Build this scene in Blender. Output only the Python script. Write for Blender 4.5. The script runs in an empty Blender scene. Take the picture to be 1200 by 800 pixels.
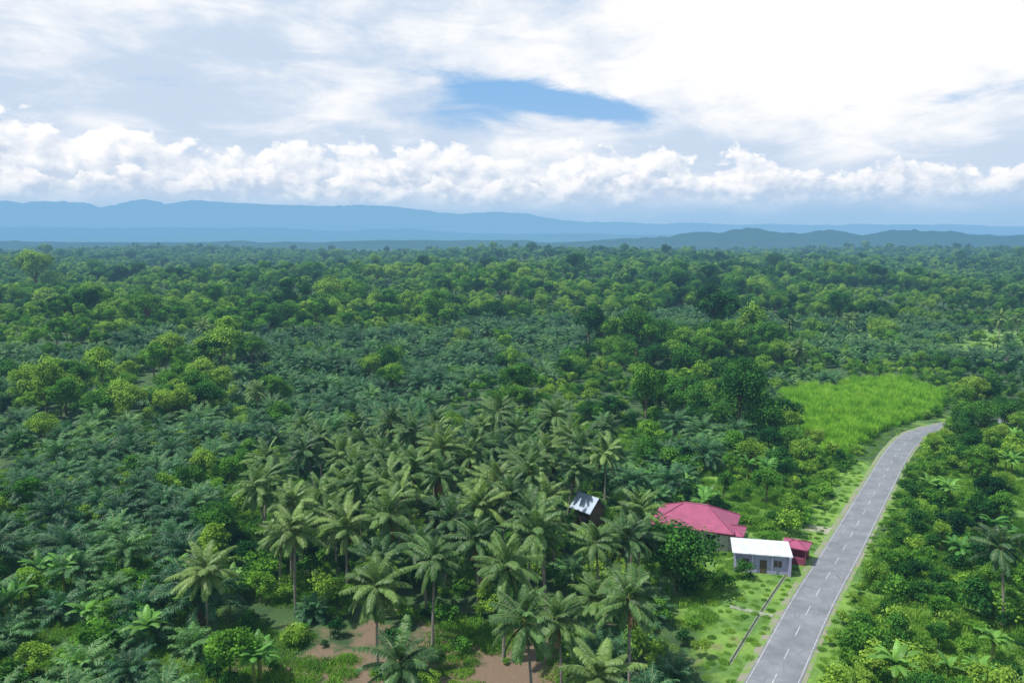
import bpy, math, numpy as np
from mathutils import Vector
R0 = np.random.default_rng(7)
scn = bpy.context.scene
ROOT = scn.collection

# ------------------------------------------------------------------ helpers
def ss(a, b, x):
    t = np.clip((np.asarray(x, float) - a) / (b - a), 0, 1)
    return t * t * (3 - 2 * t)

def _h(ix, iy, s):
    v = np.sin(ix * 127.1 + iy * 311.7 + s * 74.7) * 43758.5453
    return v - np.floor(v)

def vn(x, y, s=0):
    x = np.asarray(x, float); y = np.asarray(y, float)
    ix = np.floor(x); iy = np.floor(y); fx = x - ix; fy = y - iy
    fx = fx * fx * (3 - 2 * fx); fy = fy * fy * (3 - 2 * fy)
    a = _h(ix, iy, s); b = _h(ix + 1, iy, s); c = _h(ix, iy + 1, s); d = _h(ix + 1, iy + 1, s)
    return (a * (1 - fx) + b * fx) * (1 - fy) + (c * (1 - fx) + d * fx) * fy

def fbm(x, y, s=0, o=5):
    r = 0; a = .5; t = 0
    for i in range(o):
        r = r + a * vn(x * 2 ** i, y * 2 ** i, s + i * 13); t += a; a *= .5
    return r / t

def terr(x, y):
    x = np.asarray(x, float); y = np.asarray(y, float)
    s = ss(280, 900, y)
    t = s * (7 + 5 * np.sin(x / 170 + 1) + 4 * np.sin(y / 210 + x / 300))
    t = t + 9 * np.exp(-(((x + 190) / 110) ** 2 + ((y - 340) / 80) ** 2))
    und = ss(150, 230, y) * ss(30, 75, .62 * y - x) * (1 - ss(700, 1000, y))
    t = t + und * 3.2 * (np.sin(x / 31 + y / 70 + 1.) * np.sin(y / 38 - x / 80) + .6 * np.sin(x / 17. + 2) * np.sin(y / 27.))
    return t * (1 - ss(2600, 4200, np.hypot(x, y)))

def norm(v):
    return v / (np.linalg.norm(v, axis=-1, keepdims=True) + 1e-9)

# ------------------------------------------------------------------ materials
class NT:
    def __init__(s, tree):
        s.t = tree
    def n(s, typ, **k):
        nd = s.t.nodes.new(typ)
        for a, b in k.items(): setattr(nd, a, b)
        return nd
    def put(s, sock, v):
        if isinstance(v, bpy.types.NodeSocket): s.t.links.new(v, sock)
        elif v is not None: sock.default_value = v
    def m(s, op, a, b=None, c=None, clamp=False):
        nd = s.n('ShaderNodeMath', operation=op, use_clamp=clamp)
        s.put(nd.inputs[0], a); s.put(nd.inputs[1], b); s.put(nd.inputs[2], c)
        return nd.outputs[0]
    def sst(s, v, a, b):
        nd = s.n('ShaderNodeMapRange', interpolation_type='SMOOTHSTEP')
        s.put(nd.inputs['Value'], v); s.put(nd.inputs['From Min'], a); s.put(nd.inputs['From Max'], b)
        return nd.outputs[0]
    def inv(s, v): return s.m('SUBTRACT', 1.0, v)
    def mix(s, f, a, b, blend='MIX'):
        nd = s.n('ShaderNodeMix', data_type='RGBA', blend_type=blend)
        s.put(nd.inputs[0], f)
        for i, v in ((6, a), (7, b)):
            if isinstance(v, (tuple, list)): v = (v[0], v[1], v[2], 1)
            s.put(nd.inputs[i], v)
        return nd.outputs[2]
    def noise(s, vec, scale, detail=4, rough=.5, dist=0.0, dim='3D'):
        nd = s.n('ShaderNodeTexNoise', noise_dimensions=dim)
        s.put(nd.inputs['Vector'], vec); nd.inputs['Scale'].default_value = scale
        nd.inputs['Detail'].default_value = detail; nd.inputs['Roughness'].default_value = rough
        nd.inputs['Distortion'].default_value = dist
        return nd.outputs['Fac']
    def ramp(s, f, stops):
        nd = s.n('ShaderNodeValToRGB'); s.put(nd.inputs[0], f)
        e = nd.color_ramp.elements
        while len(e) < len(stops): e.new(.5)
        for i, (p, c) in enumerate(stops):
            e[i].position = p; e[i].color = (c[0], c[1], c[2], 1)
        return nd.outputs[0]

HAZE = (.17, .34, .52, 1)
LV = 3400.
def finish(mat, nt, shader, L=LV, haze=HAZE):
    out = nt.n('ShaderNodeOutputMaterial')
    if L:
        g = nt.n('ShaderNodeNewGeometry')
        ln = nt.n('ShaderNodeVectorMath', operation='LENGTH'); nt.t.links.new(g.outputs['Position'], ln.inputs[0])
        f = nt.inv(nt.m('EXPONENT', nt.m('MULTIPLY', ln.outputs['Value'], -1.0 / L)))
        em = nt.n('ShaderNodeEmission'); em.inputs[0].default_value = haze  # aerial haze painted into the material as glow, growing with distance from origin
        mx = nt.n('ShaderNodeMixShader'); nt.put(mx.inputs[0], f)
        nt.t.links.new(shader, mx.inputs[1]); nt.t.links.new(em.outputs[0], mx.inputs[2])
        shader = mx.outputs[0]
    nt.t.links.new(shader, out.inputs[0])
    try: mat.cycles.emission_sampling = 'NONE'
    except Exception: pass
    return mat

def newmat(name):
    m = bpy.data.materials.new(name); m.use_nodes = True; m.node_tree.nodes.clear()
    return m, NT(m.node_tree)

def foliage(name, stops, rough=.5, trans=.3, spec=0., patch=.5, L=LV, inst=.85):
    m, nt = newmat(name)
    oi = nt.n('ShaderNodeObjectInfo'); g = nt.n('ShaderNodeNewGeometry')
    at = nt.n('ShaderNodeAttribute', attribute_name='tint')
    ns = nt.noise(g.outputs['Position'], .014, 2, .6)
    ns2 = nt.m('MULTIPLY', nt.m('SUBTRACT', ns, .5), 3.6 * patch)
    f = nt.m('ADD', nt.m('MULTIPLY', oi.outputs['Random'], inst), nt.m('MULTIPLY', at.outputs['Fac'], .4))
    f = nt.m('ADD', nt.m('SUBTRACT', f, .17), ns2, clamp=True)
    col = nt.ramp(f, stops)
    v = nt.m('ADD', .58, nt.m('MULTIPLY', at.outputs['Fac'], .8))
    vv = nt.n('ShaderNodeCombineXYZ')
    for i in range(3): nt.put(vv.inputs[i], v)
    col = nt.mix(1.0, col, vv.outputs[0], 'MULTIPLY')
    if spec > 0:
        p = nt.n('ShaderNodeBsdfPrincipled'); nt.put(p.inputs['Base Color'], col)
        p.inputs['Roughness'].default_value = rough; p.inputs['Specular IOR Level'].default_value = spec
    else:
        p = nt.n('ShaderNodeBsdfDiffuse'); nt.put(p.inputs['Color'], col)
    tr = nt.n('ShaderNodeBsdfTranslucent'); nt.put(tr.inputs[0], nt.mix(1.0, col, (1.4, 1.4, .8), 'MULTIPLY'))
    mx = nt.n('ShaderNodeMixShader'); mx.inputs[0].default_value = trans
    nt.t.links.new(p.outputs[0], mx.inputs[1]); nt.t.links.new(tr.outputs[0], mx.inputs[2])
    return finish(m, nt, mx.outputs[0], L)

def plain(name, col, col2=None, scale=3., rough=.7, bump=0., L=5200., metal=0., wave=None, haze=HAZE):
    m, nt = newmat(name)
    tc = nt.n('ShaderNodeTexCoord')
    f = nt.noise(tc.outputs['Object'], scale, 5, .65)
    c = nt.mix(nt.sst(f, .3, .7), col, col2 or tuple(x * .7 for x in col))
    p = nt.n('ShaderNodeBsdfPrincipled'); nt.put(p.inputs['Base Color'], c)
    p.inputs['Roughness'].default_value = rough; p.inputs['Metallic'].default_value = metal
    h = None
    if wave:
        w = nt.n('ShaderNodeTexWave', wave_type='BANDS', bands_direction='X'); w.inputs['Scale'].default_value = wave
        nt.put(w.inputs['Vector'], tc.outputs['Object']); h = w.outputs['Fac']
    elif bump: h = f
    if h is not None:
        b = nt.n('ShaderNodeBump'); b.inputs['Strength'].default_value = bump or .5; b.inputs['Distance'].default_value = .05
        nt.put(b.inputs['Height'], h); nt.put(p.inputs['Normal'], b.outputs[0])
    return finish(m, nt, p.outputs[0], L, haze)

M_BARK = plain('bark', (.20, .17, .13), (.09, .08, .06), 4, .9, .6)
M_PTRUNK = plain('palm_trunk_bark', (.30, .27, .23), (.16, .14, .12), 3, .9, .5)
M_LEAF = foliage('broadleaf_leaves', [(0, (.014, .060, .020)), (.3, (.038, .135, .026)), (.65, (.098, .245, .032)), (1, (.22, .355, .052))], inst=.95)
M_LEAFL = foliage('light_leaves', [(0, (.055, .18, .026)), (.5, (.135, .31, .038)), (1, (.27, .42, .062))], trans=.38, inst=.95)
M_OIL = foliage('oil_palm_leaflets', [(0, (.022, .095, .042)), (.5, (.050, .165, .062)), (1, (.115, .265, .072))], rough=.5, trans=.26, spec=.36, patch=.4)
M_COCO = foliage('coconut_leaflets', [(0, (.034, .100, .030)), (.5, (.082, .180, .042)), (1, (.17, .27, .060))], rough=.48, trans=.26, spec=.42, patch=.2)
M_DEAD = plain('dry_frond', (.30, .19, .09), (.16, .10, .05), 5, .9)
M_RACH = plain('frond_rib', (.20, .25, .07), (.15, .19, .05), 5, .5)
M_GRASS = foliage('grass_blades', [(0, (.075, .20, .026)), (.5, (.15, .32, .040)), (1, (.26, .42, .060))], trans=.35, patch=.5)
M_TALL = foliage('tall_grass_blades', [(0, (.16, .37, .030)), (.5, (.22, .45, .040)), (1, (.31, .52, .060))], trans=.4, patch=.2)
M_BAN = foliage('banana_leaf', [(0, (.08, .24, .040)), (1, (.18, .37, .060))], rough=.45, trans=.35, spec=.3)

# ------------------------------------------------------------------ mesh builder
class MB:
    def __init__(s): s.q = []; s.m = []; s.t = []
    def add(s, quads, mat=0, tint=.5):
        quads = np.asarray(quads, float).reshape(-1, 4, 3)
        s.q.append(quads); n = len(quads)
        s.m.append(np.full(n, mat, np.int32))
        s.t.append(np.broadcast_to(np.asarray(tint, float), (n,)).copy())
    def tube(s, path, rad, k=6, mat=0, tint=.5):
        path = np.asarray(path, float); rad = np.broadcast_to(np.asarray(rad, float), (len(path),))
        tg = norm(np.gradient(path, axis=0)); ref = np.array([.31, .95, .05])
        a = norm(np.cross(tg, ref)); b = np.cross(tg, a)
        th = np.arange(k) / k * 2 * np.pi
        ring = path[:, None] + rad[:, None, None] * (a[:, None] * np.cos(th)[None, :, None] + b[:, None] * np.sin(th)[None, :, None])
        r2 = np.roll(ring, -1, axis=1)
        q = np.stack([ring[:-1], r2[:-1], r2[1:], ring[1:]], axis=2)
        s.add(q.reshape(-1, 4, 3), mat, tint)
    def box(s, c, d, mat=0, rot=0.):
        x, y, z = [v / 2 for v in d]
        P = np.array([[-x, -y, -z], [x, -y, -z], [x, y, -z], [-x, y, -z], [-x, -y, z], [x, -y, z], [x, y, z], [-x, y, z]])
        cr, sr = math.cos(rot), math.sin(rot)
        P = np.stack([P[:, 0] * cr - P[:, 1] * sr, P[:, 0] * sr + P[:, 1] * cr, P[:, 2]], 1) + np.array(c)
        F = [[0, 3, 2, 1], [4, 5, 6, 7], [0, 1, 5, 4], [1, 2, 6, 5], [2, 3, 7, 6], [3, 0, 4, 7]]
        s.add(P[np.array(F)], mat)
    def mesh(s, name, mats):
        q = np.concatenate(s.q); n = len(q)
        me = bpy.data.meshes.new(name)
        me.vertices.add(n * 4); me.vertices.foreach_set('co', q.reshape(-1).astype(np.float32))
        me.loops.add(n * 4); me.loops.foreach_set('vertex_index', np.arange(n * 4, dtype=np.int32))
        me.polygons.add(n); me.polygons.foreach_set('loop_start', np.arange(n, dtype=np.int32) * 4)
        me.polygons.foreach_set('material_index', np.concatenate(s.m))
        at = me.attributes.new('tint', 'FLOAT', 'FACE'); at.data.foreach_set('value', np.concatenate(s.t).astype(np.float32))
        for m in mats: me.materials.append(m)
        me.update(calc_edges=True)
        return me

def runit(rng, n):
    return norm(rng.normal(size=(n, 3)))

def leafquads(c, u, v, L, W):
    L = L[:, None]; W = W[:, None]
    return np.stack([c - u * L * .5, c + v * W * .5 - u * L * .05, c + u * L * .5, c - v * W * .5 - u * L * .05], axis=1)

def tree_mesh(name, seed, H, R, ncl, nl, ls, trunk=.3, mats=None, tr=.022, sq=.8, crsp=(.26, .44)):
    rng = np.random.default_rng(seed); mb = MB()
    lean = rng.normal(size=2) * .04 * H
    ztop = H * .72
    zs = np.linspace(0, 1, 6)
    path = np.stack([lean[0] * zs ** 2, lean[1] * zs ** 2, zs * ztop], 1)
    if trunk > 0.05: mb.tube(path, tr * H * (1 - .75 * zs) + .02, 7, 0)
    z0 = H * trunk; Rz = (H - z0) / 2; cz = z0 + Rz
    for i in range(ncl):
        d = runit(rng, 1)[0]
        if rng.random() < .6: d[2] = abs(d[2])
        rr = rng.random() ** .4 * .80
        c = np.array([lean[0], lean[1], cz]) + d * np.array([R, R, Rz]) * rr
        rc = rng.uniform(*crsp) * R
        if trunk > 0.05:
            k = np.clip((c[2] - rc - z0 * .5) / ztop, .25, .95)
            st = np.array([lean[0] * k * k, lean[1] * k * k, k * ztop]); mid = (st + c) / 2 + rng.normal(size=3) * .12 * R * .5
            mb.tube([st, mid, c], [tr * H * .42, tr * H * .26, .02], 4, 0)
        n = int(nl / ncl * rng.uniform(.6, 1.3))
        dd = runit(rng, n); fl = (dd[:, 2] < -.2) & (rng.random(n) < .6); dd[fl, 2] *= -1
        rad = rng.uniform(.4, 1.22, n)
        p = c + dd * (rc * rad)[:, None] * np.array([1, 1, sq])
        nn = norm(dd * .7 + np.array([0, 0, .45]) + rng.normal(size=(n, 3)) * .45)
        u = norm(np.cross(nn, runit(rng, n))); v = np.cross(nn, u)
        L = ls * rng.uniform(.55, 1.35, n)
        mb.add(leafquads(p, u, v, L, L * .62), 1, np.clip(rng.uniform(.1, .9) + rng.normal(size=n) * .16, 0, 1))
    return mb.mesh(name, mats or [M_BARK, M_LEAF])

def frond(mb, rng, base, az, e0, length, droop, nl, lmax, w, mat, ribmat, hang=.5, fluff=0., sweep=.7, twist=0.):
    N = 14; t = np.linspace(0, 1, N)
    el = e0 - droop * t ** 1.25
    azt = az + twist * t
    dl = length / (N - 1)
    dirs = np.stack([np.cos(el) * np.cos(azt), np.cos(el) * np.sin(azt), np.sin(el)], 1)
    P = np.array(base) + np.concatenate([[[0, 0, 0]], np.cumsum(dirs[:-1] * dl, axis=0)])
    mb.tube(P, .045 * (1 - .8 * t) + .008, 3, ribmat)
    tt = np.linspace(.14, .99, nl) + rng.normal(size=nl) * .004
    tt = np.clip(tt, 0.1, 1)
    bp = np.stack([np.interp(tt, t, P[:, i]) for i in range(3)], 1)
    tg = norm(np.stack([np.interp(tt, t, dirs[:, i]) for i in range(3)], 1))
    side = norm(np.stack([-np.sin(np.interp(tt, t, azt)), np.cos(np.interp(tt, t, azt)), np.zeros(nl)], 1))
    upn = np.cross(side, tg); upn *= np.sign(upn[:, 2:3] + 1e-6)
    prof = lmax * (np.sin(np.pi * np.clip(.12 + .80 * tt, 0, 1)) ** .65)
    tint = rng.uniform(.15, .85)
    for sg in (-1, 1):
        L = (prof * rng.uniform(.8, 1.1, nl))[:, None]
        lift = rng.normal(size=(nl, 1)) * fluff
        d1 = norm(side * sg + tg * sweep + upn * lift - np.array([0, 0, .15 + hang * .3]))
        d2 = norm(d1 + np.array([0, 0, -hang * 1.3]))
        m = bp + d1 * L * .5; e = m + d2 * L * .5
        wv = norm(np.cross(d1, upn + 0.6 * rng.normal(size=(nl, 3)) * .5)) * w * .5
        mb.add(np.stack([bp - wv * .7, bp + wv * .7, m + wv, m - wv], 1), mat, np.clip(tint + rng.normal(size=nl) * .12, 0, 1))
        mb.add(np.stack([m - wv, m + wv, e + wv * .25, e - wv * .25], 1), mat, np.clip(tint + .1 + rng.normal(size=nl) * .12, 0, 1))

def coconut_mesh(name, seed, H=12.):
    rng = np.random.default_rng(seed); mb = MB()
    z = np.linspace(0, 1, 10); b = rng.normal(size=2) * .9
    path = np.stack([b[0] * z ** 1.8, b[1] * z ** 1.8, z * H], 1)
    mb.tube(path, .13 + .09 * (1 - z) ** 2 + .10 * (z < .05), 8, 0)
    top = path[-1]
    n = 31
    for i in range(n):
        k = i / n
        e0 = math.radians(84 - 134 * k + rng.normal() * 9)
        az = i * 2.399 + rng.normal() * .3
        frond(mb, rng, top + np.array([0, 0, .25 * (1 - k)]), az, e0, rng.uniform(3.5, 4.9), math.radians(rng.uniform(45, 85)) * (1 - .3 * k), 46, .95, .10, 1, 3, hang=.6 + .6 * k, twist=rng.normal() * .22)
    for i in range(rng.integers(2, 5)):
        frond(mb, rng, top - np.array([0, 0, .2]), rng.uniform(0, 6.28), math.radians(-58), 3.0, .5, 30, .7, .06, 2, 2, hang=1.)
    for i in range(9):
        a = rng.uniform(0, 6.28); c = top + np.array([math.cos(a) * .33, math.sin(a) * .33, -.25 - rng.random() * .3])
        th = np.linspace(-1.4, 1.4, 5)
        mb.tube(np.stack([np.zeros(5) + c[0], np.zeros(5) + c[1], c[2] + .15 * np.sin(th)], 1), .14 * np.cos(th), 6, 3 if i % 2 else 2)
    return mb.mesh(name, [M_PTRUNK, M_COCO, M_DEAD, M_RACH])

def oil_mesh(name, seed, T=2.2, FL=4.8):
    rng = np.random.default_rng(seed); mb = MB()
    z = np.linspace(0, 1, 6)
    mb.tube(np.stack([z * 0, z * 0, z * T], 1), .36 + .05 * np.sin(z * 9), 9, 0)
    for i in range(40):
        a = i * 2.399; zz = T * (i / 40); d = np.array([math.cos(a), math.sin(a), .9])
        p = np.array([math.cos(a) * .34, math.sin(a) * .34, zz])
        mb.tube([p, p + d * .22], [.08, .05], 4, 0)
    n = 36
    for i in range(n):
        k = i / n
        e0 = math.radians(84 - 88 * k + rng.normal() * 7)
        frond(mb, rng, [0, 0, T + .2 * (1 - k)], i * 2.399 + rng.normal() * .2, e0, FL * rng.uniform(.78, 1.12), math.radians(rng.uniform(55, 92)) * (1 - .2 * k), 40, .9, .10, 1, 3, hang=.35, fluff=.35, sweep=.8, twist=rng.normal() * .25)
    return mb.mesh(name, [M_BARK, M_OIL, M_DEAD, M_RACH])

def banana_mesh(name, seed):
    rng = np.random.default_rng(seed); mb = MB()
    for s in range(rng.integers(2, 4)):
        bx, by = rng.normal(size=2) * .9; H = rng.uniform(1.8, 2.8)
        z = np.linspace(0, 1, 4)
        mb.tube(np.stack([bx + 0 * z, by + 0 * z, z * H], 1), .15 - .06 * z, 7, 2)
        for i in range(9):
            az = i * 2.399 + rng.normal() * .3; e0 = math.radians(rng.uniform(35, 80)); dr = math.radians(rng.uniform(60, 110))
            N = 9; t = np.linspace(0, 1, N); el = e0 - dr * t ** 1.3; Lf = rng.uniform(1.6, 2.3)
            D = np.stack([np.cos(el) * math.cos(az), np.cos(el) * math.sin(az), np.sin(el)], 1)
            P = np.array([bx, by, H]) + np.concatenate([[[0, 0, 0]], np.cumsum(D[:-1] * Lf / (N - 1), axis=0)])
            sd = np.array([-math.sin(az), math.cos(az), 0]); w = (.30 * np.sin(np.pi * (.06 + .9 * t)) ** .6)[:, None]
            tint = rng.uniform(.2, .9)
            for sg in (-1, 1):
                E = P + (sd * sg - np.array([0, 0, .35])) * w
                mb.add(np.stack([P[:-1], P[1:], E[1:] - (P[1:] - P[:-1]) * .12, E[:-1]], 1), 1, tint)
    return mb.mesh(name, [M_BARK, M_BAN, M_RACH])

def grass_mesh(name, seed, R, n, h, w, mat, arch=.6):
    rng = np.random.default_rng(seed); mb = MB()
    r = R * np.sqrt(rng.random(n)); a = rng.uniform(0, 6.28, n)
    p = np.stack([r * np.cos(a), r * np.sin(a), 0 * r - .03], 1)
    az = rng.uniform(0, 6.28, n); d = np.stack([np.cos(az), np.sin(az), 0 * az], 1); sd = np.stack([-np.sin(az), np.cos(az), 0 * az], 1)
    hh = (h * rng.uniform(.5, 1.15, n) * (1 - .4 * (r / R) ** 2))[:, None]; ar = arch * rng.uniform(.3, 1.2, (n, 1))
    m = p + np.array([0, 0, .6]) * hh + d * hh * ar * .3; e = p + np.array([0, 0, 1.]) * hh * (1 - .35 * ar) + d * hh * ar
    t = np.clip(rng.uniform(.2, .8, n), 0, 1); wv = sd * w * .5
    mb.add(np.stack([p - wv, p + wv, m + wv, m - wv], 1), 0, t)
    mb.add(np.stack([m - wv, m + wv, e + wv * .1, e - wv * .1], 1), 0, t)
    return mb.mesh(name, [mat])

BROAD = [tree_mesh('broadleaf_tree_a', 1, 9, 4.0, 26, 5200, .44), tree_mesh('broadleaf_tree_b', 2, 11, 3.9, 30, 5200, .42, trunk=.25),
         tree_mesh('broadleaf_tree_c', 3, 8, 4.8, 30, 5600, .44, trunk=.28), tree_mesh('broadleaf_tree_d', 4, 12, 4.9, 34, 6400, .48, trunk=.3, crsp=(.2, .36)),
         tree_mesh('broadleaf_tree_e', 5, 10, 2.8, 22, 3800, .40, trunk=.2, crsp=(.3, .5)), tree_mesh('broadleaf_tree_f', 6, 9.5, 4.4, 16, 4000, .48, trunk=.35, crsp=(.22, .34))]
LIGHT = [tree_mesh('light_tree_a', 11, 8, 3.2, 20, 3600, .48, mats=[M_BARK, M_LEAFL], trunk=.25), tree_mesh('light_tree_b', 12, 7, 3.6, 20, 3600, .5, mats=[M_BARK, M_LEAFL], trunk=.2),
         tree_mesh('light_tree_c', 13, 9.5, 2.8, 20, 3400, .48, mats=[M_BARK, M_LEAFL], trunk=.25)]
SHRUB = [tree_mesh('shrub_a', 21, 2.6, 1.7, 12, 1300, .25, trunk=.02, sq=.9), tree_mesh('shrub_b', 22, 2.0, 1.9, 12, 1300, .27, trunk=.02),
         tree_mesh('shrub_c', 23, 3.4, 1.6, 14, 1500, .25, trunk=.03), tree_mesh('shrub_d', 24, 2.4, 1.9, 12, 1300, .29, trunk=.02, mats=[M_BARK, M_LEAFL]),
         tree_mesh('shrub_e', 25, 1.6, 1.6, 10, 1000, .24, trunk=.02, mats=[M_BARK, M_LEAFL])]
COCO = [coconut_mesh('coconut_palm_%s' % c, 31 + i, h) for i, (c, h) in enumerate(zip('abcdef', (12, 13, 11, 12.5, 10.5, 12)))]
OIL = [oil_mesh('oil_palm_%s' % c, 41 + i, t, f) for i, (c, t, f) in enumerate(zip('abcde', (2.2, 3.0, 1.6, 2.6, 1.2), (4.9, 5.1, 4.7, 5.0, 4.2)))]
BAN = [banana_mesh('banana_%s' % c, 51 + i) for i, c in enumerate('abc')]
GRASS = [grass_mesh('grass_a', 61, 1.1, 260, .55, .045, M_GRASS), grass_mesh('grass_b', 62, 1.0, 240, .8, .05, M_GRASS), grass_mesh('grass_c', 63, 1.3, 260, .4, .05, M_GRASS)]
TALL = [grass_mesh('tall_grass_a', 64, 1.3, 300, 2.8, .10, M_TALL, .45), grass_mesh('tall_grass_b', 65, 1.4, 300, 3.3, .11, M_TALL, .4)]

def lib(name, meshes):
    c = bpy.data.collections.new(name)
    for m in meshes: c.objects.link(bpy.data.objects.new('src_' + m.name, m))
    return c

def mass(name, meshes, pts, sc, tilt=.05, seed=0):
    pts = np.asarray(pts, float); n = len(pts)
    if n == 0: return
    rng = np.random.default_rng(seed + 100)
    me = bpy.data.meshes.new(name); me.vertices.add(n); me.vertices.foreach_set('co', pts.reshape(-1).astype(np.float32))
    a = me.attributes.new('idx', 'INT', 'POINT'); a.data.foreach_set('value', rng.integers(0, len(meshes), n).astype(np.int32))
    rot = np.stack([rng.normal(size=n) * tilt, rng.normal(size=n) * tilt, rng.uniform(0, 6.28, n)], 1)
    a = me.attributes.new('rot', 'FLOAT_VECTOR', 'POINT'); a.data.foreach_set('vector', rot.reshape(-1).astype(np.float32))
    s = np.asarray(sc, float)
    if s.ndim == 1: s = s[:, None] * np.stack([rng.uniform(.85, 1.15, n), rng.uniform(.85, 1.15, n), rng.uniform(.8, 1.2, n)], 1)
    a = me.attributes.new('scl', 'FLOAT_VECTOR', 'POINT'); a.data.foreach_set('vector', s.reshape(-1).astype(np.float32))
    ob = bpy.data.objects.new(name, me); ROOT.objects.link(ob)
    ng = bpy.data.node_groups.new(name + '_scatter', 'GeometryNodeTree')
    ng.interface.new_socket('Geometry', in_out='INPUT', socket_type='NodeSocketGeometry')
    ng.interface.new_socket('Geometry', in_out='OUTPUT', socket_type='NodeSocketGeometry')
    N = ng.nodes; Lk = ng.links
    gi = N.new('NodeGroupInput'); go = N.new('NodeGroupOutput'); iop = N.new('GeometryNodeInstanceOnPoints')
    ci = N.new('GeometryNodeCollectionInfo'); ci.inputs['Collection'].default_value = lib(name + '_species', meshes)
    ci.inputs['Separate Children'].default_value = True; ci.inputs['Reset Children'].default_value = True
    def na(nm, t):
        x = N.new('GeometryNodeInputNamedAttribute'); x.data_type = t; x.inputs['Name'].default_value = nm
        return [o for o in x.outputs if o.enabled and o.name == 'Attribute'][0]
    iop.inputs['Pick Instance'].default_value = True
    e = N.new('FunctionNodeEulerToRotation')
    Lk.new(gi.outputs[0], iop.inputs['Points']); Lk.new(ci.outputs[0], iop.inputs['Instance'])
    Lk.new(na('idx', 'INT'), iop.inputs['Instance Index']); Lk.new(na('rot', 'FLOAT_VECTOR'), e.inputs[0])
    Lk.new(e.outputs[0], iop.inputs['Rotation']); Lk.new(na('scl', 'FLOAT_VECTOR'), iop.inputs['Scale'])
    Lk.new(iop.outputs[0], go.inputs[0])
    md = ob.modifiers.new('scatter', 'NODES'); md.node_group = ng
    return ob

def place(name, me, x, y, s=1., rz=None, sz=None):
    ob = bpy.data.objects.new(name, me); ROOT.objects.link(ob)
    ob.location = (x, y, float(terr(x, y)))
    ob.rotation_euler = (R0.normal() * .03, R0.normal() * .03, R0.uniform(0, 6.28) if rz is None else rz)
    ob.scale = (s, s, sz or s)
    return ob

# ------------------------------------------------------------------ road polyline
CP = np.array([(-60, -66), (-30, -18), (0, 31), (12.6, 52.5), (26.8, 76.1), (37.6, 94), (49.6, 112.7), (71.2, 146.9), (84.5, 167.6), (96.0, 182), (111, 192), (134, 199), (160, 203), (205, 206), (265, 208)], float)
def catmull(P, n=8):
    o = []
    for i in range(len(P) - 1):
        p0 = P[max(i - 1, 0)]; p1 = P[i]; p2 = P[i + 1]; p3 = P[min(i + 2, len(P) - 1)]
        for t in np.arange(n) / n:
            o.append(.5 * ((2 * p1) + (-p0 + p2) * t + (2 * p0 - 5 * p1 + 4 * p2 - p3) * t ** 2 + (-p0 + 3 * p1 - 3 * p2 + p3) * t ** 3))
    o.append(P[-1]); return np.array(o)
RD = catmull(CP)
RT = norm(np.gradient(RD, axis=0)); RN = np.stack([RT[:, 1], -RT[:, 0]], 1)
RS = np.concatenate([[0], np.cumsum(np.linalg.norm(np.diff(RD, axis=0), axis=1))])

def roadd(x, y):
    x = np.atleast_1d(np.asarray(x, float)); y = np.atleast_1d(np.asarray(y, float))
    best = np.full(x.shape, 1e9); sg = np.zeros(x.shape)
    for i in range(0, len(RD) - 1, 2):
        a = RD[i]; b = RD[min(i + 2, len(RD) - 1)]; ab = b - a; l2 = ab @ ab
        t = np.clip(((x - a[0]) * ab[0] + (y - a[1]) * ab[1]) / l2, 0, 1)
        dx = x - a[0] - t * ab[0]; dy = y - a[1] - t * ab[1]; d = np.hypot(dx, dy)
        s = np.sign(dx * ab[1] - dy * ab[0]); m = d < best
        best[m] = d[m]; sg[m] = s[m]
    return best * sg

def strip(mb, o1, o2, z, s0=None, s1=None, mat=0):
    s0 = RS[0] if s0 is None else s0; s1 = RS[-1] if s1 is None else s1
    ss_ = np.unique(np.concatenate([[s0, s1], RS[(RS > s0) & (RS < s1)]]))
    C = np.stack([np.interp(ss_, RS, RD[:, i]) for i in range(2)], 1); Nn = np.stack([np.interp(ss_, RS, RN[:, i]) for i in range(2)], 1)
    A = np.c_[C + Nn * o1, np.full(len(C), z)]; B = np.c_[C + Nn * o2, np.full(len(C), z)]
    mb.add(np.stack([A[:-1], B[:-1], B[1:], A[1:]], 1), mat)

def obj(name, me, parent=None, loc=None, rz=0.):
    o = bpy.data.objects.new(name, me); ROOT.objects.link(o)
    if parent: o.parent = parent
    if loc is not None: o.location = loc; o.rotation_euler = (0, 0, rz)
    return o

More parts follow.
